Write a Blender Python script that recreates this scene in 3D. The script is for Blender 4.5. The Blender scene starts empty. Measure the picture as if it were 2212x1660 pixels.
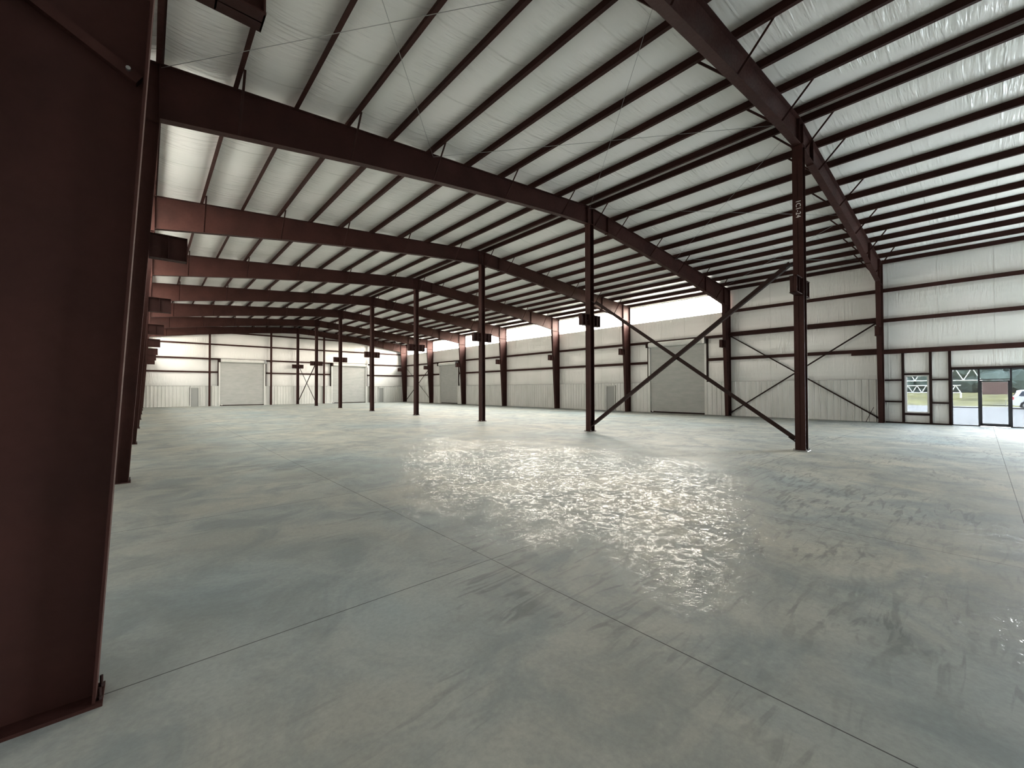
import bpy, math, random
from mathutils import Vector, Matrix
random.seed(7)
SC = bpy.context.scene
COL = SC.collection

# ------------------------------------------------------------------ camera
F_PX, YAW, PITCH, ROLL = 893.83, 0.72348, 0.012891, -0.0026639
CAM = Vector((1.0653, -3.4467, 1.7963))
cd = bpy.data.cameras.new('camera'); cam = bpy.data.objects.new('camera', cd); COL.objects.link(cam)
fw = Vector((math.sin(YAW), math.cos(YAW), 0)); rt = Vector((math.cos(YAW), -math.sin(YAW), 0)); up = Vector((0, 0, 1))
f2 = fw*math.cos(PITCH) + up*math.sin(PITCH); u2 = up*math.cos(PITCH) - fw*math.sin(PITCH)
xa = rt*math.cos(ROLL) + u2*math.sin(ROLL); ya = u2*math.cos(ROLL) - rt*math.sin(ROLL); za = -f2
cam.matrix_world = Matrix(((xa.x, ya.x, za.x, CAM.x), (xa.y, ya.y, za.y, CAM.y), (xa.z, ya.z, za.z, CAM.z), (0, 0, 0, 1)))
cd.sensor_width = 36.0; cd.sensor_fit = 'HORIZONTAL'; cd.lens = 36.0*F_PX/2212; cd.clip_start = 0.05; cd.clip_end = 900
SC.camera = cam

# ------------------------------------------------------------------ view, world, portals
SC.view_settings.view_transform = 'Standard'; SC.view_settings.look = 'None'
SC.view_settings.gamma = 1.0; SC.view_settings.use_curve_mapping = False
SC.view_settings.exposure = 2.85
SKY = 15.0
w = bpy.data.worlds.new('sky'); SC.world = w; w.use_nodes = True
wn = w.node_tree; wn.nodes.clear()
wo = wn.nodes.new('ShaderNodeOutputWorld'); wb = wn.nodes.new('ShaderNodeBackground')
wt = wn.nodes.new('ShaderNodeTexCoord'); ws = wn.nodes.new('ShaderNodeSeparateXYZ'); wr = wn.nodes.new('ShaderNodeValToRGB')
wr.color_ramp.elements[0].position = 0.0; wr.color_ramp.elements[0].color = (0.98, 0.99, 1.0, 1)
wr.color_ramp.elements[1].position = 0.7; wr.color_ramp.elements[1].color = (0.78, 0.89, 1.0, 1)
wn.links.new(wt.outputs['Generated'], ws.inputs[0]); wn.links.new(ws.outputs['Z'], wr.inputs[0])
wn.links.new(wr.outputs[0], wb.inputs['Color'])
wm = wn.nodes.new('ShaderNodeMapRange')                     # brighter sky on the sun's side (+X)
wm.inputs['From Min'].default_value = -1; wm.inputs['From Max'].default_value = 1
wm.inputs['To Min'].default_value = SKY*0.16; wm.inputs['To Max'].default_value = SKY*1.1
wn.links.new(ws.outputs['X'], wm.inputs['Value']); wn.links.new(wm.outputs[0], wb.inputs['Strength'])
wn.links.new(wb.outputs[0], wo.inputs[0])

W = 30.48; B = 7.62; YE = 54.0; YF = -15.3       # width, bay, end wall, wall behind the camera
SLOPE = 0.083; Z0 = 8.36                         # rafter top = Z0 + SLOPE * distance from eave
def roof(x): return Z0 + SLOPE*min(x, W-x)

def portal(loc, rot, sx, sy):
    l = bpy.data.lights.new('sky_portal', 'AREA'); l.shape = 'RECTANGLE'; l.size = sx; l.size_y = sy
    l.cycles.is_portal = True
    o = bpy.data.objects.new('sky_portal', l); o.location = loc; o.rotation_euler = rot; COL.objects.link(o)
H = math.pi/2
portal((W-0.02, 30.7, 7.62), (0, H, 0), 1.36, 46.0)          # right clerestory, facing -X
portal((0.02, 30.7, 7.62), (0, -H, 0), 1.36, 46.0)           # left clerestory, facing +X
portal((W+0.04, -3.9, 1.37), (0, H, 0), 2.7, 2.8)            # storefront
FILL_OPEN_R = (-12.2, -7.0, 5.0)                                   # unseen opening added in the right wall to light the foreground
portal((W+0.05, (FILL_OPEN_R[0]+FILL_OPEN_R[1])/2, FILL_OPEN_R[2]/2), (0, H, 0), FILL_OPEN_R[2], FILL_OPEN_R[1]-FILL_OPEN_R[0])

# ------------------------------------------------------------------ materials
def mat(name, color=(0.5, 0.5, 0.5), rough=0.5, metal=0.0, spec=0.5):
    m = bpy.data.materials.new(name); m.use_nodes = True
    b = m.node_tree.nodes['Principled BSDF']
    b.inputs['Base Color'].default_value = (*color, 1); b.inputs['Roughness'].default_value = rough
    b.inputs['Metallic'].default_value = metal; b.inputs['Specular IOR Level'].default_value = spec
    return m
class N:
    """small node helper"""
    def __init__(s, m): s.m = m; s.t = m.node_tree; s.b = s.t.nodes['Principled BSDF']; s.pos = s.t.nodes.new('ShaderNodeNewGeometry').outputs['Position']
    def new(s, k, **kw):
        n = s.t.nodes.new(k)
        for a, v in kw.items(): setattr(n, a, v)
        return n
    def link(s, a, b): s.t.links.new(a, b)
    def mapped(s, sc):
        n = s.new('ShaderNodeMapping'); n.inputs['Scale'].default_value = sc; s.link(s.pos, n.inputs['Vector']); return n.outputs[0]
    def noise(s, sc, scale=1.0, detail=4, rough=0.55, dist=0.0):
        n = s.new('ShaderNodeTexNoise'); n.inputs['Scale'].default_value = scale; n.inputs['Detail'].default_value = detail
        n.inputs['Roughness'].default_value = rough; n.inputs['Distortion'].default_value = dist
        s.link(s.mapped(sc), n.inputs['Vector']); return n.outputs['Fac']
    def ramp(s, fac, stops):
        r = s.new('ShaderNodeValToRGB'); e = r.color_ramp.elements
        while len(e) < len(stops): e.new(0.5)
        for i, (p, c) in enumerate(stops):
            e[i].position = p; e[i].color = (*c, 1) if isinstance(c, tuple) else (c, c, c, 1)
        s.link(fac, r.inputs[0]); return r.outputs[0]
    def math(s, op, a, b=None, c=None, clamp=False):
        n = s.new('ShaderNodeMath', operation=op, use_clamp=clamp)
        for i, v in enumerate((a, b, c)):
            if v is None: continue
            if isinstance(v, (int, float)): n.inputs[i].default_value = v
            else: s.link(v, n.inputs[i])
        return n.outputs[0]
    def mix(s, fac, a, b, mode='MIX'):
        n = s.new('ShaderNodeMix', data_type='RGBA', blend_type=mode)
        for sock, v in ((n.inputs[0], fac), (n.inputs[6], a), (n.inputs[7], b)):
            if isinstance(v, (int, float)): sock.default_value = v
            elif isinstance(v, tuple): sock.default_value = (*v, 1)
            else: s.link(v, sock)
        return n.outputs[2]
    def bump(s, h, strength, dist=0.02, prev=None):
        n = s.new('ShaderNodeBump')
        if isinstance(strength, (int, float)): n.inputs['Strength'].default_value = strength
        else: s.link(strength, n.inputs['Strength'])
        n.inputs['Distance'].default_value = dist
        s.link(h, n.inputs['Height'])
        if prev is not None: s.link(prev, n.inputs['Normal'])
        s.link(n.outputs[0], s.b.inputs['Normal']); return n.outputs[0]
    def base(s, c): s.link(c, s.b.inputs['Base Color'])
    def rough(s, c): s.link(c, s.b.inputs['Roughness'])

# red oxide primer on all the steel
STEEL = mat('red_oxide_primer', rough=0.5, spec=0.12); n = N(STEEL)
a = n.noise((1, 1, 1), 1.3, 5, 0.6); b = n.noise((1, 1, 1), 14, 3, 0.6)
n.base(n.mix(n.math('MULTIPLY', b, 0.5), n.ramp(a, [(0.3, (0.031, 0.0125, 0.0105)), (0.7, (0.056, 0.021, 0.0175))]), (0.025, 0.012, 0.0105)))
n.rough(n.ramp(b, [(0.3, 0.5), (0.7, 0.68)])); n.bump(n.noise((1, 1, 1), 60, 2), 0.08, 0.004)
STEEL_DARK = mat('dark_primer', (0.022, 0.011, 0.0095), 0.6, spec=0.12)
GALV = mat('galvanised_steel', (0.35, 0.36, 0.36), 0.38, 0.85)
WHITE = mat('white_painted_steel', rough=0.34); n = N(WHITE)
n.base(n.ramp(n.noise((1, 1, 0.3), 2.0, 3), [(0.3, (0.60, 0.61, 0.58)), (0.7, (0.70, 0.70, 0.68))]))
DOORGREY = mat('grey_roller_slats', rough=0.38); n = N(DOORGREY)
n.base(n.ramp(n.noise((1, 1, 3), 1.5, 4), [(0.3, (0.39, 0.405, 0.39)), (0.7, (0.46, 0.465, 0.45))]))
MANGREY = mat('grey_door_paint', (0.30, 0.31, 0.30), 0.4)
WHITEPLAIN = mat('white_plastic', (0.8, 0.8, 0.78), 0.4)
ALU = mat('dark_bronze_aluminium', (0.035, 0.035, 0.04), 0.35, 0.4)

def insulation(name, axis):
    """glossy white vinyl facing; wrinkles run across the purlins or girts, seams every 1.83 m"""
    m = mat(name, (0.66, 0.67, 0.61), 0.24, spec=0.5); n = N(m)
    roofy = axis == 'roof'
    fine = n.noise((1.3, 12.0, 1.3) if roofy else (12.0, 12.0, 1.5), 1.0, 2, 0.5, 0.3)      # small puckers
    patch = n.ramp(n.noise((1.1, 0.45, 1.1) if roofy else (0.45, 0.45, 1.1), 1.0, 2), [(0.40, 0.06), (0.58, 1.0)])
    big = n.noise((1, 1, 1), 0.7, 0)
    sep = n.new('ShaderNodeSeparateXYZ'); n.link(n.pos, sep.inputs[0])
    along = sep.outputs['X'] if axis == 'end' else sep.outputs['Y']
    fr = n.math('FRACT', n.math('DIVIDE', n.math('ADD', along, 100.0), 1.83))
    seam = n.math('LESS_THAN', n.math('ABSOLUTE', n.math('SUBTRACT', fr, 0.5)), 0.012)
    tri = n.math('MAXIMUM', n.math('SUBTRACT', 1.0, n.math('DIVIDE', n.math('ABSOLUTE', n.math('SUBTRACT', fr, 0.5)), 0.022)), 0.0)
    p = n.bump(tri, 0.6, 0.012)
    p = n.bump(fine, n.math('MULTIPLY', patch, 1.0), 0.042, p)
    col = n.ramp(big, [(0.3, (0.76, 0.765, 0.74)), (0.7, (0.82, 0.81, 0.79))])
    n.base(n.mix(n.math('MULTIPLY', seam, 0.18), col, (0.42, 0.43, 0.39)))
    return m
def insul_end(name):
    m = insulation(name, 'end')
    return m
INS_ROOF = insulation('vinyl_faced_roof_insulation', 'roof')
INS_WALL = insulation('vinyl_faced_wall_insulation', 'wall')
INS_END = INS_WALL

# concrete slab
CONC = mat('polished_concrete', rough=0.35, spec=0.03); n = N(CONC)
c1 = n.noise((1, 1, 1), 0.22, 5, 0.6, 0.5); c2 = n.noise((1, 1, 1), 1.1, 6, 0.65, 0.8); c3 = n.noise((1, 1, 1), 26, 4, 0.7)
col = n.ramp(c1, [(0.3, (0.34, 0.41, 0.42)), (0.5, (0.43, 0.44, 0.40)), (0.7, (0.50, 0.475, 0.395))])
col = n.mix(n.ramp(c2, [(0.36, 0.7), (0.58, 0.0)]), col, (0.235, 0.275, 0.285))
c4 = n.noise((1, 1, 1), 0.6, 6, 0.7, 0.3)
col = n.mix(n.ramp(c4, [(0.38, 0.45), (0.56, 0.0)]), col, (0.26, 0.275, 0.26))
col = n.mix(n.ramp(c3, [(0.30, 0.30), (0.66, 0.0)]), col, (0.19, 0.205, 0.20))
# streaky tyre scuffs, curved by distortion
def streak(rot, sx, sy, dist):
    mp = n.new('ShaderNodeMapping'); mp.inputs['Rotation'].default_value = (0, 0, rot); mp.inputs['Scale'].default_value = (sx, sy, 1)
    n.link(n.pos, mp.inputs['Vector']); q = n.new('ShaderNodeTexNoise'); q.inputs['Scale'].default_value = 1.0; q.inputs['Detail'].default_value = 3
    q.inputs['Distortion'].default_value = dist; n.link(mp.outputs[0], q.inputs['Vector']); return q.outputs['Fac']
scuffmask = n.ramp(n.noise((1, 1, 1), 0.30, 3, 0.5, 0.4), [(0.50, 0.0), (0.62, 1.0)])
scuff2 = n.ramp(n.noise((1, 1, 1), 0.42, 3, 0.5, 0.6), [(0.52, 0.0), (0.64, 1.0)])
st1 = n.ramp(streak(0.5, 1.6, 9.0, 1.2), [(0.36, 1.0), (0.47, 0.0)])
st2 = n.ramp(streak(-0.9, 1.3, 7.0, 1.6), [(0.36, 1.0), (0.47, 0.0)])
sc = n.math('MAXIMUM', n.math('MULTIPLY', st1, scuffmask), n.math('MULTIPLY', st2, scuff2))
col = n.mix(n.math('MULTIPLY', sc, 0.5), col, (0.13, 0.14, 0.14))
sep = n.new('ShaderNodeSeparateXYZ'); n.link(n.pos, sep.inputs[0])
def joint(sock, per, half):
    fr = n.math('FRACT', n.math('ADD', n.math('DIVIDE', sock, per), 100.5))
    return n.math('LESS_THAN', n.math('ABSOLUTE', n.math('SUBTRACT', fr, 0.5)), half/per)
jt = n.math('MAXIMUM', joint(sep.outputs['X'], 3.81, 0.0045), joint(sep.outputs['Y'], 3.81, 0.0045))
col = n.mix(n.math('MULTIPLY', jt, 0.82), col, (0.035, 0.035, 0.033))
n.base(col)
rg = n.ramp(c2, [(0.3, 0.62), (0.7, 0.50)])
mp = n.new('ShaderNodeMapping'); mp.inputs['Location'].default_value = (-1.90, -0.36, 0); mp.inputs['Scale'].default_value = (0.25, 0.125, 0)
n.link(n.pos, mp.inputs['Vector']); ln_ = n.new('ShaderNodeVectorMath', operation='LENGTH'); n.link(mp.outputs[0], ln_.inputs[0])
edge = n.math('ADD', ln_.outputs['Value'], n.math('MULTIPLY', n.math('SUBTRACT', n.noise((1, 1, 1), 0.7, 4, 0.6), 0.5), 1.6))
wet = n.ramp(edge, [(0.62, 1.0), (1.10, 0.0)])                # burnished patch in the middle of the slab
rg = n.math('SUBTRACT', rg, n.math('MULTIPLY', wet, 0.0))
n.rough(n.math('SUBTRACT', rg, n.math('MULTIPLY', sc, 0.08)))
p = n.bump(n.noise((1, 1, 1), 5.0, 3, 0.55, 1.0), 0.35, 0.006)
p = n.bump(c1, 0.12, 0.05, p); p0 = n.bump(jt, 0.5, -0.006, p)
# worn glossy sealer, rippled, strongest on the burnished patch
p2 = n.bump(n.noise((1, 1, 1), 12.0, 2, 0.55, 1.8), 1.0, 0.0095)
rub = n.ramp(n.noise((1, 1, 1), 5.5, 5, 0.75, 1.5), [(0.49, 0.0), (0.56, 1.0)])
n.link(p2, n.b.inputs['Coat Normal']); n.link(p0, n.b.inputs['Normal'])
n.link(n.math('MULTIPLY', n.math('MULTIPLY', wet, rub), 0.47), n.b.inputs['Coat Weight']); n.b.inputs['Coat Roughness'].default_value = 0.18; n.b.inputs['Coat IOR'].default_value = 1.45

def glass(name, tint, gloss=0.06):
    m = bpy.data.materials.new(name); m.use_nodes = True; t = m.node_tree; t.nodes.clear()
    o = t.nodes.new('ShaderNodeOutputMaterial'); mx = t.nodes.new('ShaderNodeMixShader')
    tr = t.nodes.new('ShaderNodeBsdfTransparent'); tr.inputs[0].default_value = (*tint, 1)
    gl = t.nodes.new('ShaderNodeBsdfGlossy'); gl.inputs['Roughness'].default_value = 0.05
    mx.inputs[0].default_value = gloss
    t.links.new(tr.outputs[0], mx.inputs[1]); t.links.new(gl.outputs[0], mx.inputs[2]); t.links.new(mx.outputs[0], o.inputs[0])
    return m
PANE = glass('clear_cream_fibreglass', (1.0, 0.94, 0.86), 0.04)
GLASS = glass('tinted_storefront_glass', (0.25, 0.255, 0.26), 0.05)

# ------------------------------------------------------------------ mesh helpers
class MB:
    def __init__(s): s.v = []; s.f = []
    def add(s, v, f):
        k = len(s.v); s.v += [tuple(p) for p in v]; s.f += [tuple(i+k for i in q) for q in f]; return s
    def box(s, x0, x1, y0, y1, z0, z1):
        x0, x1 = sorted((x0, x1)); y0, y1 = sorted((y0, y1)); z0, z1 = sorted((z0, z1))
        return s.add([(x0,y0,z0),(x1,y0,z0),(x1,y1,z0),(x0,y1,z0),(x0,y0,z1),(x1,y0,z1),(x1,y1,z1),(x0,y1,z1)],
              [(0,3,2,1),(4,5,6,7),(0,1,5,4),(1,2,6,5),(2,3,7,6),(3,0,4,7)])
    def extrude(s, prof, p, q, u, v):
        """closed 2-D profile (list of (a,b)) swept from p to q; a along u, b along v"""
        p, q, u, v = Vector(p), Vector(q), Vector(u), Vector(v); n = len(prof)
        vs = [p + u*a + v*b for a, b in prof] + [q + u*a + v*b for a, b in prof]
        fs = [(i, (i+1) % n, n+(i+1) % n, n+i) for i in range(n)] + [tuple(range(n))[::-1], tuple(range(n, 2*n))]
        return s.add(vs, fs)
    def bar(s, p, q, a, b, upv=(0, 0, 1)):
        p, q = Vector(p), Vector(q); d = (q-p).normalized(); u = d.cross(Vector(upv))
        if u.length < 1e-4: u = d.cross(Vector((1, 0, 0)))
        u.normalize(); v = u.cross(d)
        return s.extrude([(-a/2, -b/2), (a/2, -b/2), (a/2, b/2), (-a/2, b/2)], p, q, u, v)
    def angle(s, p, q, a=0.06, t=0.008, upv=(0, 0, 1)):
        p, q = Vector(p), Vector(q); d = (q-p).normalized(); u = d.cross(Vector(upv))
        if u.length < 1e-4: u = d.cross(Vector((1, 0, 0)))
        u.normalize(); v = u.cross(d)
        return s.extrude([(0, 0), (a, 0), (a, t), (t, t), (t, a), (0, a)], p, q, u, v)
    def tube(s, p, q, r, n=10):
        p, q = Vector(p), Vector(q); d = (q-p).normalized(); u = d.cross(Vector((0, 0, 1)))
        if u.length < 1e-4: u = d.cross(Vector((1, 0, 0)))
        u.normalize(); v = u.cross(d)
        return s.extrude([(r*math.cos(2*math.pi*i/n), r*math.sin(2*math.pi*i/n)) for i in range(n)], p, q, u, v)
    def slab(s, poly, y0, y1):
        """polygon in XZ with thickness along Y"""
        n = len(poly)
        return s.add([(x, y0, z) for x, z in poly] + [(x, y1, z) for x, z in poly],
              [tuple(range(n)), tuple(range(n, 2*n))[::-1]] + [(i, n+i, n+(i+1) % n, (i+1) % n) for i in range(n)])
    def build(s, name, m, parent=None, smooth=False):
        me = bpy.data.meshes.new(name); me.from_pydata(s.v, [], s.f); me.validate(); me.update()
        import bmesh
        bm = bmesh.new(); bm.from_mesh(me); bmesh.ops.recalc_face_normals(bm, faces=bm.faces); bm.to_mesh(me); bm.free()
        me.materials.append(m)
        if smooth:
            for p in me.polygons: p.use_smooth = True
        o = bpy.data.objects.new(name, me); COL.objects.link(o)
        if parent is not None:
            o.parent = parent; o.matrix_parent_inverse = Matrix.Translation(-Vector(parent.location))
        return o
def tag(o, label, cat, group=None, kind=None):
    o['label'] = label; o['category'] = cat
    if group: o['group'] = group
    if kind: o['kind'] = kind
    return o
def thing(name, label, cat, loc=(0, 0, 0), group=None, kind=None):
    o = bpy.data.objects.new(name, None); COL.objects.link(o); o.location = loc; o.empty_display_size = 0.2
    return tag(o, label, cat, group, kind)
ORD = ['first', 'second', 'third', 'fourth', 'fifth', 'sixth', 'seventh', 'eighth', 'ninth', 'tenth', 'eleventh', 'twelfth']
def WX(side, u): return u if side == 'left' else W-u        # u = distance in from the side wall line

# ------------------------------------------------------------------ floor and ground
fl = MB(); fl.box(-0.15, W+0.15, YF-0.15, YE+0.15, -0.25, 0.0)
tag(fl.build('floor', CONC), 'grey polished concrete slab with sawn joints and tyre scuffs', 'floor', kind='structure')

# ------------------------------------------------------------------ ceiling
PUR = [1.25, 2.56, 3.81, 5.06, 6.28, 7.55, 8.98, 10.43, 11.92, 13.40]
RIDGE = [14.95, 15.53]
PX = [0.10] + PUR + RIDGE + [W-x for x in reversed(PUR)] + [W-0.10]
def ceil_profile():
    pts = [(-0.15, roof(-0.15)+0.245)]
    for a, b in zip(PX[:-1], PX[1:]):
        m = 8 if b-a > 0.7 else 2
        for i in range(m):
            t = i/m; x = a+(b-a)*t; sag = (0.10 if m > 2 else 0.0)*(1-abs(2*t-1)**2.4)
            pts.append((x, roof(x)+0.25-sag))
    pts += [(PX[-1], roof(PX[-1])+0.25), (W+0.15, roof(W+0.15)+0.245)]
    return pts
cp = ceil_profile(); ys = [YF-0.1+i*(YE+0.3-YF)/60 for i in range(61)]
ce = MB(); nn = len(cp)
for y in ys:
    for x, z in cp: ce.v.append((x, y, z))
for j in range(60):
    for i in range(nn-1): ce.f.append((j*nn+i, j*nn+i+1, (j+1)*nn+i+1, (j+1)*nn+i))
cobj = ce.build('ceiling', INS_ROOF, smooth=True)
tag(cobj, 'white vinyl faced blanket insulation sagging between the roof purlins', 'ceiling', kind='structure')
rp = MB(); rp.slab([(-0.3, roof(-0.3)+0.30), (W/2, roof(W/2)+0.30), (W+0.3, roof(W+0.3)+0.30), (W+0.3, roof(W+0.3)+0.40), (W/2, roof(W/2)+0.40), (-0.3, roof(-0.3)+0.40)], YF-0.3, YE+0.4)
rp.build('roof_panel', WHITEPLAIN, cobj)

# ------------------------------------------------------------------ purlins
def zee(h=0.245, f=0.085, t=0.006, s=1):
    return [(0, 0), (-s*f, 0), (-s*f, t), (-s*t, t), (-s*t, h), (0, h)][:0] or \
        [(-s*f, 0), (t, 0), (t, h-t), (s*f+t, h-t), (s*f+t, h), (0, h), (0, t), (-s*f, t)]
def purlin(x, label):
    s = 1
    m = MB(); z = roof(x); m.extrude(zee(), (x, YF, z), (x, YE-0.02, z), (1, 0, 0), (0, 0, 1))
    tag(m.build('roof_purlin', STEEL), label, 'purlin', 'roof purlins on the left slope' if x < W/2 else 'roof purlins on the right slope')
for i, x in enumerate(PUR): purlin(x, 'long dark red roof purlin, %s up from the left eave' % ORD[i])
purlin(RIDGE[0], 'dark red purlin on the left side of the ridge pair')
purlin(RIDGE[1], 'dark red purlin on the right side of the ridge pair')
for i, x in enumerate(PUR[::-1]): purlin(W-x, 'long dark red roof purlin, %s down from the ridge on the right' % ORD[i])
for side in ('left', 'right'):
    m = MB(); x = WX(side, 0.195); z = roof(0.15); s = 1 if side == 'left' else -1
    m.extrude([(0, 0), (0.08, 0), (0.08, 0.03), (0.075, 0.03), (0.075, 0.006), (0.006, 0.006), (0.006, 0.235), (0.075, 0.235), (0.075, 0.21), (0.08, 0.21), (0.08, 0.241), (0, 0.241)], (x, YF, z), (x, YE-0.02, z), (s, 0, 0), (0, 0, 1))
    tag(m.build('eave_strut', STEEL), 'dark red eave strut along the top of the %s wall' % side, 'eave strut')

# ------------------------------------------------------------------ walls
GZ = [3.81, 5.36, 6.95]
DOORS_R = [(9.2, 13.5, 5.0), (39.75, 44.0, 4.95)]             # roller doors in the right wall
MAN_R = [(16.6, 17.52, 2.06)]
def rects_minus(y0, y1, z0, z1, holes):
    """split a wall rectangle round its openings into columns of rectangles"""
    cuts = sorted({y0, y1} | {min(max(v, y0), y1) for h in holes for v in h[:2]}); out = []
    for a, b in zip(cuts[:-1], cuts[1:]):
        if b-a < 1e-6: continue
        spans = [(z0, z1)]
        for h in holes:
            if h[0] <= a+1e-6 and h[1] >= b-1e-6:
                ns = []
                for p, q in spans:
                    if h[3] <= p or h[2] >= q: ns.append((p, q)); continue
                    if h[2] > p: ns.append((p, h[2]))
                    if h[3] < q: ns.append((h[3], q))
                spans = ns
        out += [(a, b, p, q) for p, q in spans]
    return out
def quilted(mb, a, b, p, q, breaks, fn, bulge=0.055, wob=None):
    """blanket face pinched at the girt lines; fn(along, z, inward) -> point"""
    zs = [p]+[z for z in breaks if p+0.05 < z < q-0.05]+[q]
    prof = []
    for z0, z1 in zip(zs[:-1], zs[1:]):
        for i in range(6):
            t = i/6; prof.append((z0+(z1-z0)*t, bulge*(1-abs(2*t-1)**3)))
    prof.append((q, 0))
    nx = max(1, int((b-a)/0.61)); k = len(mb.v)
    for j in range(nx+1):
        y = a+(b-a)*j/nx
        for z, u in prof: mb.v.append(fn(y, z, u))
    m = len(prof)
    for j in range(nx):
        for i in range(m-1): mb.f.append((k+j*m+i, k+(j+1)*m+i, k+(j+1)*m+i+1, k+j*m+i+1))
def skin(mb, a, b, p, q, fn, d0=-0.03, d1=-0.13):
    vs = [fn(y, z, d) for d in (d0, d1) for y, z in ((a, p), (b, p), (b, q), (a, q))]
    mb.add(vs, [(0,1,2,3),(4,7,6,5),(0,4,5,1),(1,5,6,2),(2,6,7,3),(3,7,4,0)])
def liner(mb, a, b, z1, fn, z0=0.01):
    """ribbed white liner sheet, ribs every 0.305 m"""
    pr = []; y = a
    while y < b-1e-6:
        for dy, u in ((0, 0), (0.10, 0), (0.125, 0.03), (0.165, 0.03), (0.19, 0), (0.22, 0), (0.23, 0.008), (0.26, 0.008), (0.27, 0)):
            if y+dy < b: pr.append((y+dy, u))
        y += 0.305
    pr.append((b, 0)); k = len(mb.v)
    for yy, u in pr: mb.v.append(fn(yy, z0, u)); mb.v.append(fn(yy, z1, u))
    for i in range(len(pr)-1): mb.f.append((k+2*i, k+2*i+2, k+2*i+3, k+2*i+1))
LT = 2.26
CLZ0, CLZ1 = 6.98, 8.30
def side_wall(side):
    fnI = lambda y, z, u: (WX(side, 0.12+u), y, z)
    holes = [(B, YE-0.66, CLZ0, CLZ1)]
    liner_holes = []
    if side == 'right':
        holes += [(a, b, 0, h) for a, b, h in DOORS_R] + [(a, b, 0, h) for a, b, h in MAN_R]
        holes += [(-5.2, -2.5, 0, 2.72), (-1.74, -0.88, 0.55, 2.46), (FILL_OPEN_R[0], FILL_OPEN_R[1], 0, FILL_OPEN_R[2])]
        liner_holes = DOORS_R + MAN_R
    m = MB(); brk = [1.11, 2.26]+GZ if side == 'right' else [LT]+GZ
    for a, b, p, q in rects_minus(YF, YE, 0, 8.60, holes):
        quilted(m, a, b, p, q, brk, fnI); skin(m, a, b, p, q, fnI)
    wobj = m.build('wall_'+side, INS_WALL, smooth=False)
    tag(wobj, 'insulated %s side wall, white vinyl facing above a ribbed liner' % side, 'wall', kind='structure')
    fnL = lambda y, z, u: (WX(side, 0.285+u), y, z)
    ln = MB(); tr = MB()
    spans = []
    for k in range(0, 7):
        s, e = k*B+0.11, (k+1)*B-0.11
        for a, b, p, q in rects_minus(s, e, 0.01, LT, [(x0-0.06, x1+0.06, 0, h+0.06) for x0, x1, h in liner_holes]):
            if q-p < 0.12: continue
            liner(ln, a, b, q, fnL, p); spans.append((a, b, q))
    lo = ln.build('liner_panel', WHITE, wobj)
    for a, b, q in spans:
        if q > 2.2: tr.box(WX(side, 0.10), WX(side, 0.325), a, b, LT, LT+0.02)
    tr.build('liner_cap', GALV, wobj)
    return wobj
side_wall('right'); side_wall('left')

# ---- far end wall
MEND = [(4.63, 5.45, 2.06), (26.0, 26.8, 2.06)]
DEND = [(7.25, 11.75, 5.02), (19.55, 24.2, 5.02)]
fnE = lambda x, z, u: (x, YE-0.12-u+0.12, z)
m = MB(); mw = [(a, b, 0, h) for a, b, h in DEND+MEND]
GE = [3.84, 5.34, 6.98, 8.40]
for a, b, p, q in rects_minus(-0.1, W+0.1, 0, 8.40, mw): quilted(m, a, b, p, q, [LT]+GE[:3], fnE); skin(m, a, b, p, q, fnE)
xs = [W*i/40 for i in range(41)]
for a, b in zip(xs[:-1], xs[1:]):
    for d in (0.0, -0.12):
        m.add([fnE(a, 8.40, d), fnE(b, 8.40, d), fnE(b, roof(b)+0.28, d), fnE(a, roof(a)+0.28, d)], [(0, 1, 2, 3)])
wf = m.build('wall_far', INS_END)
tag(wf, 'far end wall with white insulation over a ribbed white liner', 'wall', kind='structure')
fnEL = lambda x, z, u: (x, YE-0.22-u, z)
ln = MB(); tr = MB()
for a, b, p, q in rects_minus(0.33, W-0.33, 0.01, LT, [(x0-0.06, x1+0.06, 0, h+0.06) for x0, x1, h in DEND+MEND]):
    if q-p < 0.12: continue
    liner(ln, a, b, q, fnEL, p)
    if q > 2.2: tr.box(a, b, YE-0.26, YE-0.02, LT, LT+0.02)
ln.build('liner_panel', WHITE, wf); tr.build('liner_cap', GALV, wf)
# ---- wall behind the camera
m = MB(); fnF = lambda x, z, u: (x, YF+0.0+u, z)
quilted(m, -0.1, W+0.1, 0, 8.40, [LT]+GE[:3], fnF); skin(m, -0.1, W+0.1, 0, 8.4, fnF)
for a, b in zip(xs[:-1], xs[1:]): m.add([fnF(a, 8.40, 0), fnF(b, 8.40, 0), fnF(b, roof(b)+0.28, 0), fnF(a, roof(a)+0.28, 0)], [(0, 1, 2, 3)])
tag(m.build('wall_near', INS_END), 'insulated end wall behind the viewpoint', 'wall', kind='structure')

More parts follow.
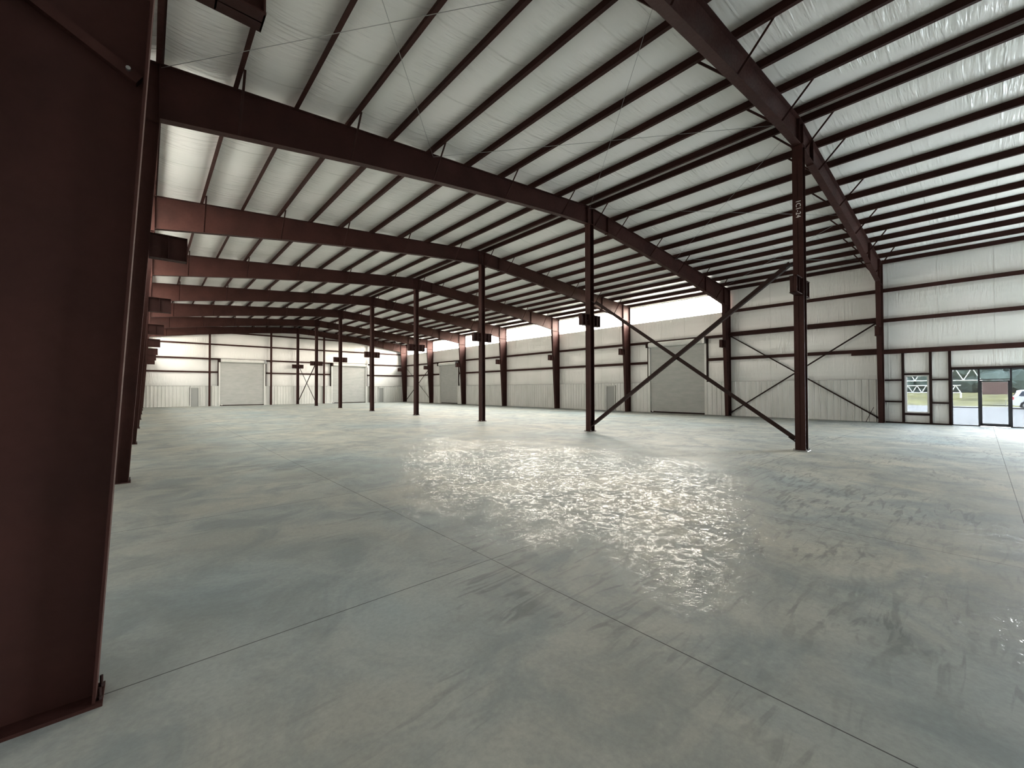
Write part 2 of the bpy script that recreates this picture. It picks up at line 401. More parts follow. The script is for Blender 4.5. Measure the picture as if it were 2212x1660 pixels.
# ------------------------------------------------------------------ girts
def girt(p, q, inward, name, label, group, h=0.20, fl=0.065):
    """C/Z girt seen on edge: web horizontal, lips up and down; inward = direction into the room"""
    m = MB(); iv = Vector(inward)
    q_ = 0.095 if abs(iv.x) > 0.5 else 0.08
    prof = [(0, -q_), (0.006, -q_), (0.006, -0.004), (0.17, -0.004), (0.17, -q_), (0.176, -q_), (0.176, q_), (0.17, q_), (0.17, 0.004), (0.006, 0.004), (0.006, q_), (0, q_)]
    m.extrude(prof, p, q, iv, (0, 0, 1))
    return tag(m.build(name, STEEL), label, 'girt', group)
for side, sgn in (('right', -1), ('left', 1)):
    x = WX(side, 0.125)
    hn = {3.81: 'lower', 5.36: 'middle', 6.95: 'upper'}
    for z in GZ:
        segs = [(FILL_OPEN_R[1]+0.05 if z < 4.5 else YF+0.02, -0.02), (0.02, YE-0.45)]
        if side == 'right' and z < 4.9:
            segs = [(0.02, 9.08), (13.62, 39.63), (44.12, YE-0.45)]
        if side == 'right' and z == 3.81: pass
        if side == 'left': segs = [(YF+0.02, YE-0.45)]
        if z > 6.0: segs = [(YF+0.02 if z > 5.5 else 0, -0.02), (0.02, B-0.02)] if side == 'right' else [(YF+0.02, B-0.02)]
        for k, (a, b) in enumerate(segs):
            if side == 'left': lab = 'dark red %s girt along the left wall' % hn[z]
            elif z < 4.9: lab = 'dark red lower girt on the right wall, ' + ['between brace bay and near roller door', 'between the two roller doors', 'beyond the far roller door'][k]
            else: lab = 'dark red %s girt on the right wall, %s' % (hn[z], ['on the near bays by the storefront', 'in the cross braced bay' if z > 6 else 'running to the far end'][k])
            girt((x, a, z), (x, b, z), (sgn, 0, 0), 'wall_girt', lab, 'girts of the %s wall' % side)
for z, nm in zip(GE, ('lowest', 'second', 'third', 'topmost')):
    segs = [(0.35, W-0.35)]
    if z < 4.9: segs = [(0.35, 7.13), (11.87, 19.43), (24.32, W-0.35)]
    if z > 8.3: segs = [(2.2, W-2.2)]
    for k, (a, b) in enumerate(segs):
        lab = 'dark %s girt across the far end wall' % nm
        if len(segs) > 1: lab = 'dark lowest girt on the far end wall, ' + ['left of the left roller door', 'between the two roller doors', 'right of the right roller door'][k]
        girt((a, YE-0.01, z), (b, YE-0.01, z), (0, -1, 0), 'wall_girt', lab, 'girts of the far end wall')

# ------------------------------------------------------------------ clerestory windows
wi = 1
for side in ('right', 'left'):
    for k in range(1, 7):
        a, b = k*B+0.012, (k+1)*B-0.012
        if k == 6: b = YE-0.67
        x = WX(side, 0.05)
        t = thing('window_%d' % wi, 'clerestory glazing strip high on the %s wall, %s bay from the near end' % (side, ORD[k-1]), 'window', (x, (a+b)/2, CLZ0), 'clerestory strip of the %s wall' % side, 'structure')
        wi += 1
        m = MB(); m.box(x-0.004, x+0.004, a+0.03, b-0.03, CLZ0+0.02, CLZ1-0.02); m.build('pane', PANE, t)
        m = MB()
        for z in (CLZ0, CLZ1-0.03): m.box(x-0.03, x+0.03, a, b, z, z+0.03)
        for y in (a, b-0.03): m.box(x-0.03, x+0.03, y, y+0.03, CLZ0, CLZ1)
        m.build('window_frame', WHITE, t)

# ------------------------------------------------------------------ rafters
HAUNCH = [(1.22, 1.14), (2.4, 1.07), (3.8, 0.99), (5.3, 0.90), (8.0, 0.80), (11.3, 0.72), (13.7, 0.71), (15.24, 0.76)]
def rdepth(u):
    for (a, p), (b, q) in zip(HAUNCH[:-1], HAUNCH[1:]):
        if a <= u <= b: return p+(q-p)*(u-a)/(b-a)
    return HAUNCH[0][1] if u < HAUNCH[0][0] else HAUNCH[-1][1]
def rbot(x): u = min(x, W-x); return roof(x)-rdepth(u)
BR = [2.56, 5.06, 7.55, 10.43, 13.40]
def rafter(k):
    y = k*B; us = [h[0] for h in HAUNCH]; X = us+[W-u for u in us[::-1][1:]]
    who = 'nearest, overhead' if k == 0 else ('farthest, against the far end wall' if k == 7 else '%s from the near end' % ORD[k])
    t = thing('roof_rafter', 'tapered dark red steel roof rafter, %s' % who, 'rafter', (W/2, y, roof(W/2)-0.7), 'frame rafters')
    m = MB(); top = [(x, roof(x)-0.013) for x in X]; bot = [(x, rbot(x)+0.015) for x in X]
    m.slab(top+bot[::-1], y-0.005, y+0.005); m.build('web', STEEL, t)
    for nm, fn, th in (('top_flange', lambda x: roof(x)-0.013, 0.012), ('bottom_flange', lambda x: rbot(x), 0.016)):
        m = MB(); m.slab([(x, fn(x)+th) for x in X]+[(x, fn(x)) for x in X[::-1]], y-0.10, y+0.10); m.build(nm, STEEL, t)
    for x in (W-3.95, 16.55):
        m = MB(); m.box(x-0.012, x+0.012, y-0.095, y+0.095, rbot(x)-0.04, roof(x)-0.015); m.build('splice_plate', STEEL, t)
    for x in (15.12, 15.48, 1.235, W-1.235):
        m = MB(); m.box(x-0.008, x+0.008, y-0.09, y+0.09, rbot(x)+0.015, roof(x)-0.015); m.build('stiffener', STEEL, t)
    for sy in ((-1, 1) if k < 7 else (-1,)):
        for x in BR+[15.53]+[W-u for u in BR[::-1]]:
            m = MB(); zt = roof(x)+0.05; m.angle((x+0.01, y+sy*0.78, zt), (x+0.01, y+sy*0.09, rbot(x)+0.03), 0.05, 0.006, (1, 0, 0)); m.build('flange_brace', STEEL, t)
for k in range(8): rafter(k)

# ------------------------------------------------------------------ columns
def ibeam_stub(t, xa, xb, y, z0, z1, name='crane_bracket'):
    m = MB(); xa, xb = sorted((xa, xb))
    m.box(xa, xb, y-0.005, y+0.005, z0, z1)
    for z in (z0, z1-0.014): m.box(xa, xb, y-0.10, y+0.10, z, z+0.014)
    xm = xa+(xb-xa)*0.5; m.box(xm-0.006, xm+0.006, y-0.09, y+0.09, z0, z1)
    for xq in (xa, xb-0.012): m.box(xq, xq+0.012, y-0.085, y+0.085, z0, z1)
    return m.build(name, STEEL, t)
def side_column(side, k):
    y = k*B; off = 0.055 if (k == 0 and side == 'left') else 0.0
    who = {0: 'nearest', 7: 'farthest, in the corner'}.get(k, '%s from the near end' % ORD[k])
    extra = ', its dark web filling the left edge' if (k == 0 and side == 'left') else ''
    t = thing('wall_column', 'tapered dark red steel column on the %s wall, %s%s' % (side, who, extra), 'column', (WX(side, 0.5), y, 0), 'tapered columns along the %s wall' % side)
    ui0, ui1, uo = 0.80+off*0.8, 1.235+off*0.2, 0.30
    X = lambda u: WX(side, u)
    m = MB(); zt = 7.24
    m.slab([(X(uo), 0.02), (X(ui0), 0.02), (X(ui1), zt), (X(ui1-0.01), roof(1.2)-0.013), (X(uo), roof(uo)-0.013)], y-0.005, y+0.005); m.build('web', STEEL, t)
    m = MB(); m.slab([(X(ui0), 0.02), (X(ui0+0.014), 0.02), (X(ui1+0.0), zt), (X(ui1), roof(1.2)-0.03), (X(ui1-0.014), roof(1.2)-0.03), (X(ui1-0.014), zt)], y-0.10, y+0.10); m.build('inner_flange', STEEL, t)
    m = MB(); m.box(X(uo), X(uo-0.012), y-0.10, y+0.10, 0.02, roof(uo)-0.02); m.build('outer_flange', STEEL, t)
    m = MB(); m.slab([(X(uo-0.012), roof(uo)-0.02), (X(ui1), roof(ui1)-0.02), (X(ui1), roof(ui1)-0.005), (X(uo-0.012), roof(uo)-0.005)], y-0.10, y+0.10); m.build('cap_plate', STEEL, t)
    m = MB(); m.box(X(uo), X(ui1-0.01), y-0.09, y+0.09, zt, zt+0.012); m.build('stiffener', STEEL, t)
    m = MB(); m.box(X(uo-0.02), X(ui0+0.045), y-0.12, y+0.12, 0.0, 0.02); bp = m.build('base_plate', STEEL, t)
    for u in (uo+0.12, ui0+0.030):
        for s in (-1, 1):
            m = MB(); m.tube((X(u), y+s*0.07, 0.02), (X(u), y+s*0.07, 0.085), 0.008, 8); m.tube((X(u), y+s*0.07, 0.02), (X(u), y+s*0.07, 0.038), 0.014, 6); m.build('anchor_bolt', STEEL_DARK, bp)
    uc = ui0+0.02+0.06*4.7
    ibeam_stub(t, X(uc-0.02), X(1.69), y, 4.48, 4.97)
    if k == 0 and side == 'left':
        m = MB(); m.bar((0.31, y-0.03, 4.10), (1.02, y-0.03, 3.70), 0.05, 0.06); m.build('web_stiffener', STEEL, t)
        m = MB(); m.tube((0.97, y-0.075, 3.74), (0.97, y-0.055, 3.74), 0.012, 8); m.build('bolt', GALV, t)
    return t
for k in range(8):
    side_column('left', k); side_column('right', k)
XI = 15.30
def ridge_column(k):
    y = k*B; hx, hy = 0.135, 0.13
    who = {0: 'nearest, with a chalked mark', 7: 'farthest'}.get(k, '%s from the near end' % ORD[k])
    t = thing('ridge_column', 'dark red steel column under the ridge, %s' % who, 'column', (XI, y, 0), 'columns in the ridge line')
    zt = rbot(XI)
    m = MB(); m.box(XI-hx, XI+hx, y-0.005, y+0.005, 0.02, zt-0.014); m.build('web', STEEL, t)
    for s in (-1, 1):
        m = MB(); m.box(XI+s*hx, XI+s*(hx-0.014), y-hy, y+hy, 0.02, zt-0.014); m.build('flange', STEEL, t)
    m = MB(); m.box(XI-hx-0.03, XI+hx+0.03, y-hy-0.02, y+hy+0.02, zt-0.014, zt); m.build('cap_plate', STEEL, t)
    m = MB(); m.box(XI-hx-0.05, XI+hx+0.05, y-hy-0.05, y+hy+0.05, 0.0, 0.02); bp = m.build('base_plate', GALV if k == 0 else STEEL, t)
    for sx in (-1, 1):
        for sy in (-1, 1):
            m = MB(); q = (XI+sx*0.155, y+sy*0.155); m.tube((*q, 0.02), (*q, 0.07), 0.01, 8); m.tube((*q, 0.02), (*q, 0.04), 0.018, 6); m.build('anchor_bolt', GALV, bp)
    for s in (-1, 1): ibeam_stub(t, XI+s*hx, XI+s*0.645, y, 4.50, 4.98)
    if 1 <= k <= 3:
        m = MB(); m.tube((XI-hx-0.03, y, 4.72), (XI-hx, y, 4.72), 0.03, 10); m.build('bolt', GALV, t)
    if k == 0:
        cu = bpy.data.curves.new('chalk_mark', 'FONT'); cu.body = '1C1-24'; cu.size = 0.17; cu.extrude = 0.001; cu.align_x = 'CENTER'; cu.align_y = 'CENTER'
        o = bpy.data.objects.new('chalk_mark', cu); COL.objects.link(o)
        dg = bpy.context.evaluated_depsgraph_get(); me = bpy.data.meshes.new_from_object(o.evaluated_get(dg)); bpy.data.objects.remove(o)
        o = bpy.data.objects.new('chalk_mark', me); COL.objects.link(o); me.materials.clear(); me.materials.append(WHITEPLAIN)
        # text plane faces -X, reads downward
        R = Matrix(((0, 0, -1), (0, 1, 0), (-1, 0, 0))).transposed().to_4x4()
        xax = Vector((0, 0, -1)); zax = Vector((-1, 0, 0)); yax = zax.cross(xax)
        M = Matrix(((xax.x, yax.x, zax.x), (xax.y, yax.y, zax.y), (xax.z, yax.z, zax.z))).to_4x4()
        me.transform(Matrix.Translation((-hx-0.002, -0.01, 7.0)) @ M); o.parent = t
        o['label'] = 'white chalked piece mark'
for k in range(8): ridge_column(k)
# wind posts on the far end wall
for i, x in enumerate((6.34, 12.40, 18.52, 24.75)):
    t = thing('end_wall_post', 'slim dark red post on the far end wall, %s from the left' % ORD[i], 'column', (x, YE-0.4, 0), 'posts of the far end wall')
    z1 = roof(x)-0.02
    m = MB(); m.box(x-0.004, x+0.004, YE-0.53, YE-0.29, 0.01, z1); m.build('web', STEEL, t)
    for y in (YE-0.53, YE-0.30): m = MB(); m.box(x-0.09, x+0.09, y, y+0.01, 0.01, z1); m.build('flange', STEEL, t)
    m = MB(); m.box(x-0.12, x+0.12, YE-0.56, YE-0.27, 0, 0.015); m.build('base_plate', STEEL, t)

# ------------------------------------------------------------------ bracing
def brace(p, q, label, r=0.055, group=None, flat=True):
    t = thing('diagonal_brace', label, 'brace', (0, 0, 0), group); t.location = Vector(p)
    m = MB()
    if flat: m.angle(p, q, r*2, 0.012, (1, 0, 0))
    else: m.tube(p, q, r, 8)
    m.build('brace_member', STEEL_DARK, t)
    d = (Vector(q)-Vector(p)).normalized()
    for e, s in ((Vector(p), -1), (Vector(q), 1)):
        m = MB(); m.bar(e-d*0.15*1, e+d*0.15, 0.012, 0.16, (1, 0, 0)); m.build('gusset_plate', STEEL_DARK, t)
brace((XI-0.03, 7.38, 0.30), (XI-0.03, 0.20, 5.45), 'heavy diagonal brace from far foot up to nearest ridge column', 0.062)
brace((XI+0.03, 7.38, 5.45), (XI+0.03, 0.20, 0.28), 'heavy diagonal brace from nearest ridge column foot up to the second', 0.062)
brace((XI-0.03, 53.1, 0.30), (XI-0.03, 45.95, 4.75), 'slim diagonal brace rising towards us between two farthest ridge columns', 0.035)
brace((XI+0.03, 53.1, 4.75), (XI+0.03, 45.95, 0.28), 'slim diagonal brace falling towards us between two farthest ridge columns', 0.035)
for side in ('right', 'left'):
    X = lambda u: WX(side, u); g = 'cross bracing on the side walls'
    brace((X(0.46), 7.50, 0.18), (X(0.46), 0.12, 5.25), 'diagonal wall brace in near bay of %s wall, foot at second column' % side, 0.035, g)
    brace((X(0.41), 7.50, 5.25), (X(0.41), 0.12, 0.18), 'diagonal wall brace in near bay of %s wall, foot at nearest column' % side, 0.035, g)
    brace((X(0.46), 53.22, 0.18), (X(0.46), 45.84, 5.0), 'diagonal wall brace in far bay of %s wall, foot at last column' % side, 0.03, g)
    brace((X(0.41), 53.22, 5.0), (X(0.41), 45.84, 0.18), 'diagonal wall brace in far bay of %s wall, rising to last column' % side, 0.03, g)
    m = MB(); xa, xb = X(0.32), X(0.50)
    m.box(xa, xb, 0.02, B-0.02, 5.33, 5.345); m.box(xa, xb, 0.02, B-0.02, 5.515, 5.53); m.box((xa+xb)/2-0.004, (xa+xb)/2+0.004, 0.02, B-0.02, 5.34, 5.52)
    tag(m.build('brace_strut', STEEL), 'deep dark red horizontal strut over the near cross brace of the %s wall' % side, 'strut')
# roof cables
CAB = [0, 1]
CABX = [1.25, 7.62, 15.3, 22.86, W-1.25]
for bay, nm in ((0, 'near'), (6, 'far')):
    for i, (a, b) in enumerate(zip(CABX[:-1], CABX[1:])):
        for s, d in ((0, 'rising away'), (1, 'falling away')):
            p = (a, bay*B+(0.02 if s == 0 else B-0.02), roof(a)-0.05); q = (b, bay*B+(B-0.02 if s == 0 else 0.02), roof(b)-0.05)
            m = MB(); m.tube(p, q, 0.006, 6)
            tag(m.build('brace_cable', GALV), 'thin roof brace cable in the %s bay, %s panel from left, %s' % (nm, ORD[i], d), 'cable', 'roof brace cables')
# thin rod leaning at the foot of the nearest right column
m = MB(); m.tube((W-0.62, 0.62, 0.012), (W-0.62, 0.30, 0.80), 0.012, 8)
tag(m.build('leaning_rod', STEEL_DARK), 'thin dark rod leaning by the foot of the nearest right wall column', 'rod')

# ------------------------------------------------------------------ roller doors and man doors
def frame_fn(kind):
    """local (along, inward, z) -> world"""
    if kind == 'right': return lambda a, u, z: (W-u, a, z)
    return lambda a, u, z: (a, YE-u, z)
def lbox(m, fn, a0, a1, u0, u1, z0, z1):
    p = fn(a0, u0, z0); q = fn(a1, u1, z1); m.box(p[0], q[0], p[1], q[1], p[2], q[2])
def roller(idx, kind, a, b, h, label, flip):
    fn = frame_fn(kind); c = fn((a+b)/2, 0.2, 0)
    ui = 0.20
    t = thing('door_%d' % idx, label, 'door', c, kind='structure')
    m = MB(); n_ = int(h/0.075); k = len(m.v); prof = []
    for i in range(n_):
        z = 0.08+(h-0.08)*i/n_; dz = (h-0.08)/n_
        prof += [(z, 0), (z+dz*0.2, 0.014), (z+dz*0.75, 0.014)]
    prof.append((h, 0))
    for z, u in prof: m.v.append(fn(a+0.03, ui-0.02+u, z)); m.v.append(fn(b-0.03, ui-0.02+u, z))
    for i in range(len(prof)-1): m.f.append((2*i, 2*i+1, 2*i+3, 2*i+2))
    m.build('door_curtain', DOORGREY, t)
    m = MB(); lbox(m, fn, a+0.01, b-0.01, ui-0.03, ui+0.03, 0.0, 0.10); m.build('bottom_bar', STEEL_DARK, t)
    for s, e in ((a, 'near'), (b, 'far')):
        d = 0.09 if s == b else -0.09
        m = MB(); lbox(m, fn, s-d*0.8, s+d*0.7, ui-0.06, ui+0.10, 0, h+0.05); m.build('guide_rail', WHITE, t)
        m = MB(); lbox(m, fn, s+d*0.75, s+d*1.7, 0.02, 0.275, LT+0.02, 5.32); m.build('door_jamb', STEEL_DARK, t)
        m = MB(); lbox(m, fn, s-0.08, s+0.08, ui-0.05, ui+0.46, h-0.05, h+0.36); m.build('hood_bracket', STEEL_DARK if s == (b if flip else a) else GALV, t)
    m = MB(); r = 0.21; cz = h+0.14; pr = [(0.0, -0.12)]
    pr = [(ui-0.02, h-0.02), (ui-0.02, h+0.34)]+[(ui+0.20+r*math.sin(q), cz+r*math.cos(q)) for q in [math.pi*i/10 for i in range(0, 9)]]
    n2 = len(pr); m.v = [fn(a-0.05, u, z) for u, z in pr]+[fn(b+0.05, u, z) for u, z in pr]
    m.f = [(i, (i+1) % n2, n2+(i+1) % n2, n2+i) for i in range(n2)]+[tuple(range(n2)), tuple(range(n2, 2*n2))]
    m.build('door_hood', WHITE, t, smooth=False)
    e = b-0.25 if kind == 'right' else a+0.25
    m = MB(); lbox(m, fn, e-0.05, e+0.05, ui+0.03, ui+0.08, 0.06, 0.16); m.build('door_latch', WHITEPLAIN, t)
roller(1, 'right', *DOORS_R[0], 'large grey roller shutter door in right wall, behind the crossed braces', True)
roller(2, 'right', *DOORS_R[1], 'grey roller shutter door in right wall, far down the hall', True)
roller(3, 'end', *DEND[0], 'left grey roller shutter door in the far end wall', False)
roller(4, 'end', *DEND[1], 'right grey roller shutter door in the far end wall, partly behind columns', False)
def mandoor(idx, kind, a, b, h, label):
    fn = frame_fn(kind); t = thing('door_%d' % idx, label, 'door', fn((a+b)/2, 0.1, 0), kind='structure')
    m = MB(); lbox(m, fn, a+0.03, b-0.03, 0.20, 0.245, 0.0, h-0.03); leaf = m.build('door_leaf', MANGREY, t)
    m = MB()
    for s in (a, b-0.05): lbox(m, fn, s-0.01, s+0.06, 0.02, 0.31, 0, h)
    lbox(m, fn, a-0.01, b+0.01, 0.02, 0.31, h-0.03, h+0.03); m.build('door_frame', WHITE, t)
    m = MB(); lbox(m, fn, a+0.09, a+0.20, 0.24, 0.30, 1.0, 1.03); m.build('door_handle', GALV, leaf)
mandoor(5, 'right', *MAN_R[0], 'grey personnel door in right wall liner, behind the second ridge column')
mandoor(6, 'end', *MEND[0], 'grey personnel door near the left corner of the far end wall')
mandoor(7, 'end', *MEND[1], 'pale personnel door near the right corner of the far end wall')

# ------------------------------------------------------------------ storefront, window and their framing
def fb(m, y0, y1, z0, z1, u0=0.02, u1=0.28): m.box(W-u0, W-u1, y0, y1, z0, z1)
FR = [('door_post', 'dark post left of the small window', (-0.86, -0.76, 0, 3.60)),
      ('door_post', 'dark post right of the small window', (-1.86, -1.76, 0, 3.60)),
      ('door_post', 'dark jamb post at the left side of the storefront', (-2.52, -2.42, 0, 3.60)),
      ('framing_girt', 'short dark girt level with the window head, beside the nearest right column', (-0.76, -0.11, 2.18, 2.26)),
      ('framing_girt', 'short dark girt near window sill level, beside the nearest right column', (-0.76, -0.11, 1.07, 1.15)),
      ('framing_girt', 'short dark girt at window head level, between window and storefront', (-2.42, -1.86, 2.18, 2.26)),
      ('framing_girt', 'short dark girt near window sill level, between window and storefront', (-2.42, -1.86, 1.03, 1.11)),
      ('framing_girt', 'dark girt directly over the small window', (-1.76, -0.86, 2.47, 2.56)),
      ('framing_girt', 'dark girt directly under the small window', (-1.76, -0.86, 0.43, 0.54))]
for nm, lab, (a, b, p, q) in FR:
    m = MB(); fb(m, a, b, p, q, 0.10, 0.28); tag(m.build({'door_post': 'framing_post'}.get(nm, nm), STEEL_DARK), lab, 'framing', 'framing round the near window and storefront')
m = MB(); m.box(W-0.13, W-0.34, FILL_OPEN_R[1]+0.05, 1.25, 3.60, 3.83)
tag(m.build('header_beam', STEEL), 'deep dark red header beam over the storefront and small window', 'beam')
m = MB(); m.box(W-0.10, W-0.29, -7.85, -5.2, 0, 0.06); m.box(W-0.10, W-0.29, -2.5, -0.12, 0, 0.06)
tag(m.build('baseboard_right', STEEL_DARK), 'dark base angle at the foot of the right wall by the storefront', 'base angle', kind='structure')
# small window
t = thing('window_%d' % wi, 'small white framed window left of the storefront in right wall', 'window', (W-0.06, -1.31, 0.55), kind='structure'); wi += 1
m = MB(); fb(m, -1.72, -0.90, 0.57, 2.44, 0.05, 0.06); m.build('pane', GLASS, t)
m = MB()
for a, b, p, q in ((-1.74, -1.68, 0.55, 2.46), (-0.94, -0.88, 0.55, 2.46), (-1.68, -0.94, 0.55, 0.61), (-1.68, -0.94, 2.40, 2.46)): fb(m, a, b, p, q, 0.02, 0.11)
m.build('window_frame', WHITEPLAIN, t)
# storefront: side light, door with transom, side light
def light(y0, y1, label):
    global wi
    t = thing('window_%d' % wi, label, 'window', (W-0.08, (y0+y1)/2, 0), kind='structure'); wi += 1
    m = MB(); fb(m, y0+0.03, y1-0.03, 0.045, 2.67, 0.08, 0.09); m.build('pane', GLASS, t)
    m = MB()
    for a, b, p, q in ((y0, y0+0.035, 0, 2.72), (y1-0.035, y1, 0, 2.72), (y0, y1, 0, 0.05), (y0, y1, 2.66, 2.72), (y0, y1, 0.86, 0.90)): fb(m, a, b, p, q, 0.03, 0.14)
    m.build('window_frame', ALU, t)
light(-3.40, -2.52, 'storefront side light left of the glass door')
light(-5.18, -4.36, 'storefront side light right of the glass door')
t = thing('door_8', 'glazed storefront door with transom, at the right edge', 'door', (W-0.08, -3.88, 0), kind='structure')
m = MB(); fb(m, -4.28, -3.48, 0.14, 2.11, 0.08, 0.09); m.build('pane', GLASS, t)
m = MB(); fb(m, -4.34, -3.42, 2.21, 2.67, 0.08, 0.09); m.build('transom_pane', GLASS, t)
m = MB()
for a, b, p, q in ((-4.33, -4.27, 0.02, 2.16), (-3.49, -3.43, 0.02, 2.16), (-4.33, -3.43, 0.02, 0.15), (-4.33, -3.43, 2.10, 2.16), (-4.33, -3.43, 0.98, 1.01)): fb(m, a, b, p, q, 0.05, 0.12)
leaf = m.build('door_leaf_frame', ALU, t)
m = MB()
for a, b, p, q in ((-4.36, -4.33, 0, 2.72), (-3.43, -3.40, 0, 2.72), (-4.36, -3.40, 2.165, 2.22), (-4.36, -3.40, 2.66, 2.72)): fb(m, a, b, p, q, 0.03, 0.14)
m.build('door_frame', ALU, t)
m = MB(); m.tube((W-0.17, -4.20, 0.95), (W-0.17, -4.20, 1.25), 0.012); m.build('door_handle', GALV, leaf)
m = MB(); fb(m, -5.2, -2.5, 2.72, 2.80, 0.10, 0.28)
tag(m.build('framing_girt', STEEL_DARK), 'dark head girt over the whole storefront', 'framing', 'framing round the near window and storefront')

# ------------------------------------------------------------------ outside, seen through the storefront
GRAVEL = mat('pale_gravel', rough=0.9); n = N(GRAVEL); n.base(n.ramp(n.noise((1, 1, 1), 3, 5), [(0.3, (0.12, 0.117, 0.112)), (0.7, (0.16, 0.157, 0.15))]))
GRASS = mat('dry_yellow_grass', rough=0.9); n = N(GRASS); n.base(n.ramp(n.noise((0.35, 1, 1), 0.5, 5, 0.7), [(0.38, (0.060, 0.055, 0.007)), (0.62, (0.135, 0.122, 0.020))]))
m = MB(); m.box(-60, 320, -130, 170, -0.5, -0.12)
tag(m.build('ground', GRAVEL), 'pale gravel yard outside the storefront', 'ground', kind='structure')
m = MB(); gx0, gx1 = 66, 200; random.seed(3)
nx, ny = 90, 60
for i in range(nx+1):
    for j in range(ny+1):
        e = min(1, i/4, (nx-i)/4, j/4, (ny-j)/4); m.v.append((gx0+(gx1-gx0)*i/nx, -70+130*j/ny, -0.13+e*(0.12+0.45*random.random())))
for i in range(nx):
    for j in range(ny): m.f.append((i*(ny+1)+j, (i+1)*(ny+1)+j, (i+1)*(ny+1)+j+1, i*(ny+1)+j+1))
tag(m.build('grass_field', GRASS), 'rough yellow green grass beyond the gravel yard', 'grass', kind='stuff')
LEAF = mat('pale_green_foliage', rough=0.8); n = N(LEAF); n.base(n.ramp(n.noise((1, 1, 1), 1.2, 5, 0.7), [(0.35, (0.07, 0.10, 0.085)), (0.65, (0.16, 0.21, 0.185))]))
BARK = mat('grey_bark', (0.12, 0.10, 0.08), 0.9)
import bmesh
def tree(x, y, h, seed, label):
    r = random.Random(seed); t = thing('tree', label, 'tree', (x, y, -0.1), 'trees beyond the grass field')
    m = MB(); m.tube((x, y, -0.12), (x+0.2, y, h*0.55), 0.28, 9); m.build('trunk', BARK, t)
    bm = bmesh.new()
    for i in range(26):
        s = r.uniform(0.16, 0.26)*h; a = r.uniform(0, 6.28); d = r.uniform(0, 0.34)*h
        M = Matrix.Translation((x+d*math.cos(a), y+d*math.sin(a)*1.3, h*r.uniform(0.12, 0.86)))
        g = bmesh.ops.create_icosphere(bm, subdivisions=2, radius=s, matrix=M)
        for v in g['verts']: v.co += Vector((r.uniform(-1, 1), r.uniform(-1, 1), r.uniform(-1, 1)))*s*0.16
    me = bpy.data.meshes.new('crown'); bm.to_mesh(me); bm.free(); me.materials.append(LEAF)
    o = bpy.data.objects.new('crown', me); COL.objects.link(o); o.parent = t; o.matrix_parent_inverse = Matrix.Translation(-Vector(t.location))
for i, (x, y, h) in enumerate(((205, 36, 15), (205, 16, 16), (205, -4, 17), (205, -24, 15), (205, -44, 16))):
    tree(x, y, h, i+5, 'pale green leafy tree in the front row beyond the grass, %s from the left' % ORD[i])
for i, (x, y, h) in enumerate(((228, 28, 19), (228, 6, 20), (228, -15, 19), (228, -37, 20))):
    tree(x, y, h, i+25, 'taller leafy tree in the back row beyond the grass, %s from the left' % ORD[i])
# white lattice trusses standing in the yard
def truss(x, y0, y1, z0, hgt, label):
    t = thing('lattice_truss', label, 'truss', (x, y0, -0.12), 'white lattice trusses in the yard')
    for z in (z0, z0+hgt): m = MB(); m.tube((x, y0, z), (x, y1, z), 0.09, 6); m.build('chord', WHITEPLAIN, t)
    k = int((y1-y0)/(hgt*0.9)); dy = (y1-y0)/k; m = MB()
    for i in range(k):
        m.tube((x, y0+dy*i, z0), (x, y0+dy*(i+0.5), z0+hgt), 0.06, 5); m.tube((x, y0+dy*(i+0.5), z0+hgt), (x, y0+dy*(i+1), z0), 0.06, 5)
    m.build('lattice', WHITEPLAIN, t)
    for y in (y0, (y0+y1)/2, y1): m = MB(); m.tube((x, y, -0.12), (x, y, z0), 0.10, 6); m.build('post', WHITEPLAIN, t)
truss(96, -3.5, 14.5, 3.0, 1.9, 'upper white lattice truss seen through window and side light')
truss(92, -1.5, 12.0, 1.1, 1.1, 'lower white lattice truss seen through window and side light')
REDP = mat('faded_red_paint', (0.22, 0.14, 0.13), 0.6)
m = MB(); m.box(150, 153, -8.0, -3.2, -0.1, 3.2); rc = m.build('shipping_container', REDP); tag(rc, 'faded red container far off beyond the grass', 'container')
m = MB()
for i in range(14): m.box(149.94, 150.0, -7.9+i*0.33, -7.75+i*0.33, 0.1, 3.0)
m.build('side_ribs', REDP, rc)

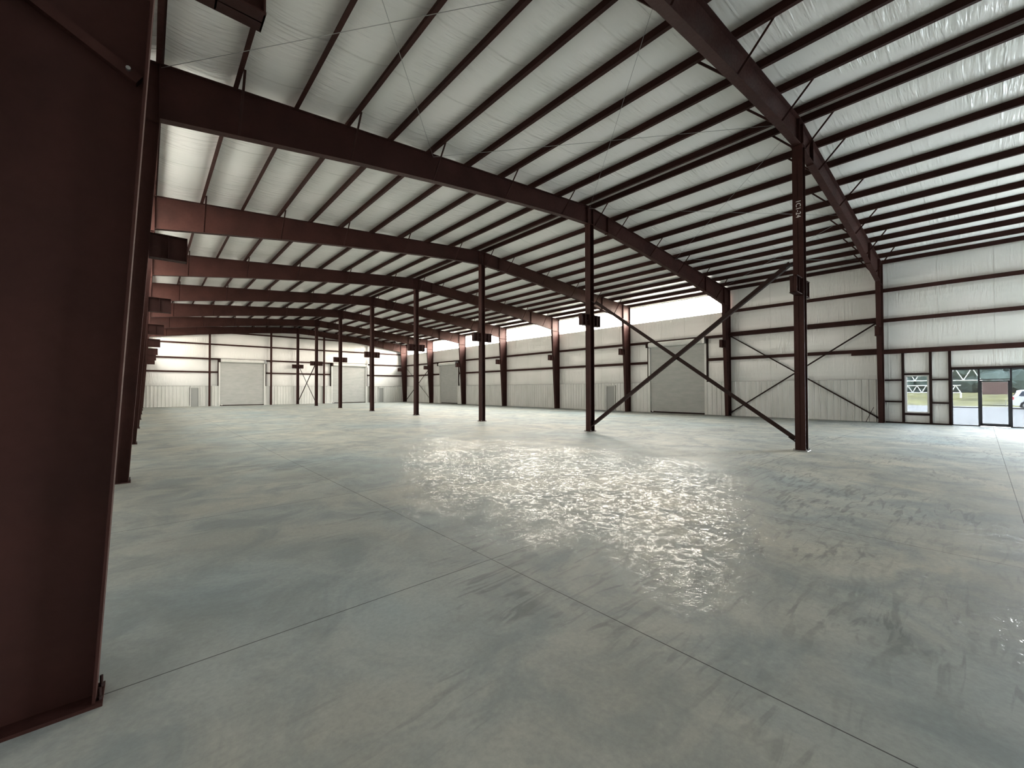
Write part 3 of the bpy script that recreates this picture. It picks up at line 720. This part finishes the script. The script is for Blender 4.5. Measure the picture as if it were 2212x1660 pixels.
# white SUV at the right edge of the storefront view
CARW = mat('white_car_paint', (0.75, 0.76, 0.78), 0.25); CARG = mat('dark_car_glass', (0.03, 0.04, 0.06), 0.1); TYRE = mat('tyre_rubber', (0.02, 0.02, 0.02), 0.8); LAMP = mat('red_tail_lamp', (0.6, 0.05, 0.05), 0.3)
cx, cy = 61.0, -5.30       # rear bumper towards +Y
t = thing('car', 'white sport utility vehicle parked in the yard, seen through the right side light', 'car', (cx, cy, -0.12))
gz = -0.12
pr = [(0, 0.45), (0.05, 0.95), (0.12, 1.12), (0.35, 1.66), (0.6, 1.74), (2.6, 1.76), (2.9, 1.70), (3.55, 1.14), (4.5, 1.02), (4.75, 0.85), (4.8, 0.45), (4.6, 0.32), (0.2, 0.32)]
m = MB(); n_ = len(pr)
def cw(z): return 0.93 if z < 1.15 else 0.93-(z-1.15)*0.35
m.v = [(cx-cw(z), cy-a, gz+z) for a, z in pr]+[(cx+cw(z), cy-a, gz+z) for a, z in pr]
m.f = [tuple(range(n_)), tuple(range(n_, 2*n_))]+[(i, (i+1) % n_, n_+(i+1) % n_, n_+i) for i in range(n_)]
body = m.build('car_body', CARW, t)
m = MB()
for a0, a1, b0, b1 in ((0.42, 1.15, 0.62, 1.15), (1.25, 2.10, 1.25, 2.10), (2.20, 3.30, 2.20, 2.85)):
    for s in (-1, 1):
        m.add([(cx+s*(cw(1.18)+0.012), cy-a0, gz+1.18), (cx+s*(cw(1.18)+0.012), cy-a1, gz+1.18), (cx+s*(cw(1.62)+0.012), cy-b1, gz+1.62), (cx+s*(cw(1.62)+0.012), cy-b0, gz+1.62)], [(0, 1, 2, 3)])
m.build('side_window', CARG, t)
m = MB(); m.add([(cx-0.7, cy-0.16+0.015, gz+1.20), (cx+0.7, cy-0.16+0.015, gz+1.20), (cx+0.62, cy-0.33+0.015, gz+1.6), (cx-0.62, cy-0.33+0.015, gz+1.6)], [(0, 1, 2, 3)]); m.build('rear_window', CARG, t)
for a in (0.85, 3.85):
    for s in (-1, 1):
        m = MB(); m.tube((cx+s*0.95, cy-a, gz+0.36), (cx+s*0.70, cy-a, gz+0.36), 0.36, 20); wh = m.build('wheel', TYRE, t)
        m = MB(); m.tube((cx+s*0.96, cy-a, gz+0.36), (cx+s*0.94, cy-a, gz+0.36), 0.22, 12); m.build('wheel_rim', GALV, wh)
for s in (-1, 1): m = MB(); m.box(cx+s*0.94, cx+s*0.78, cy+0.0, cy-0.14, gz+0.85, gz+1.12); m.build('tail_lamp', LAMP, t)
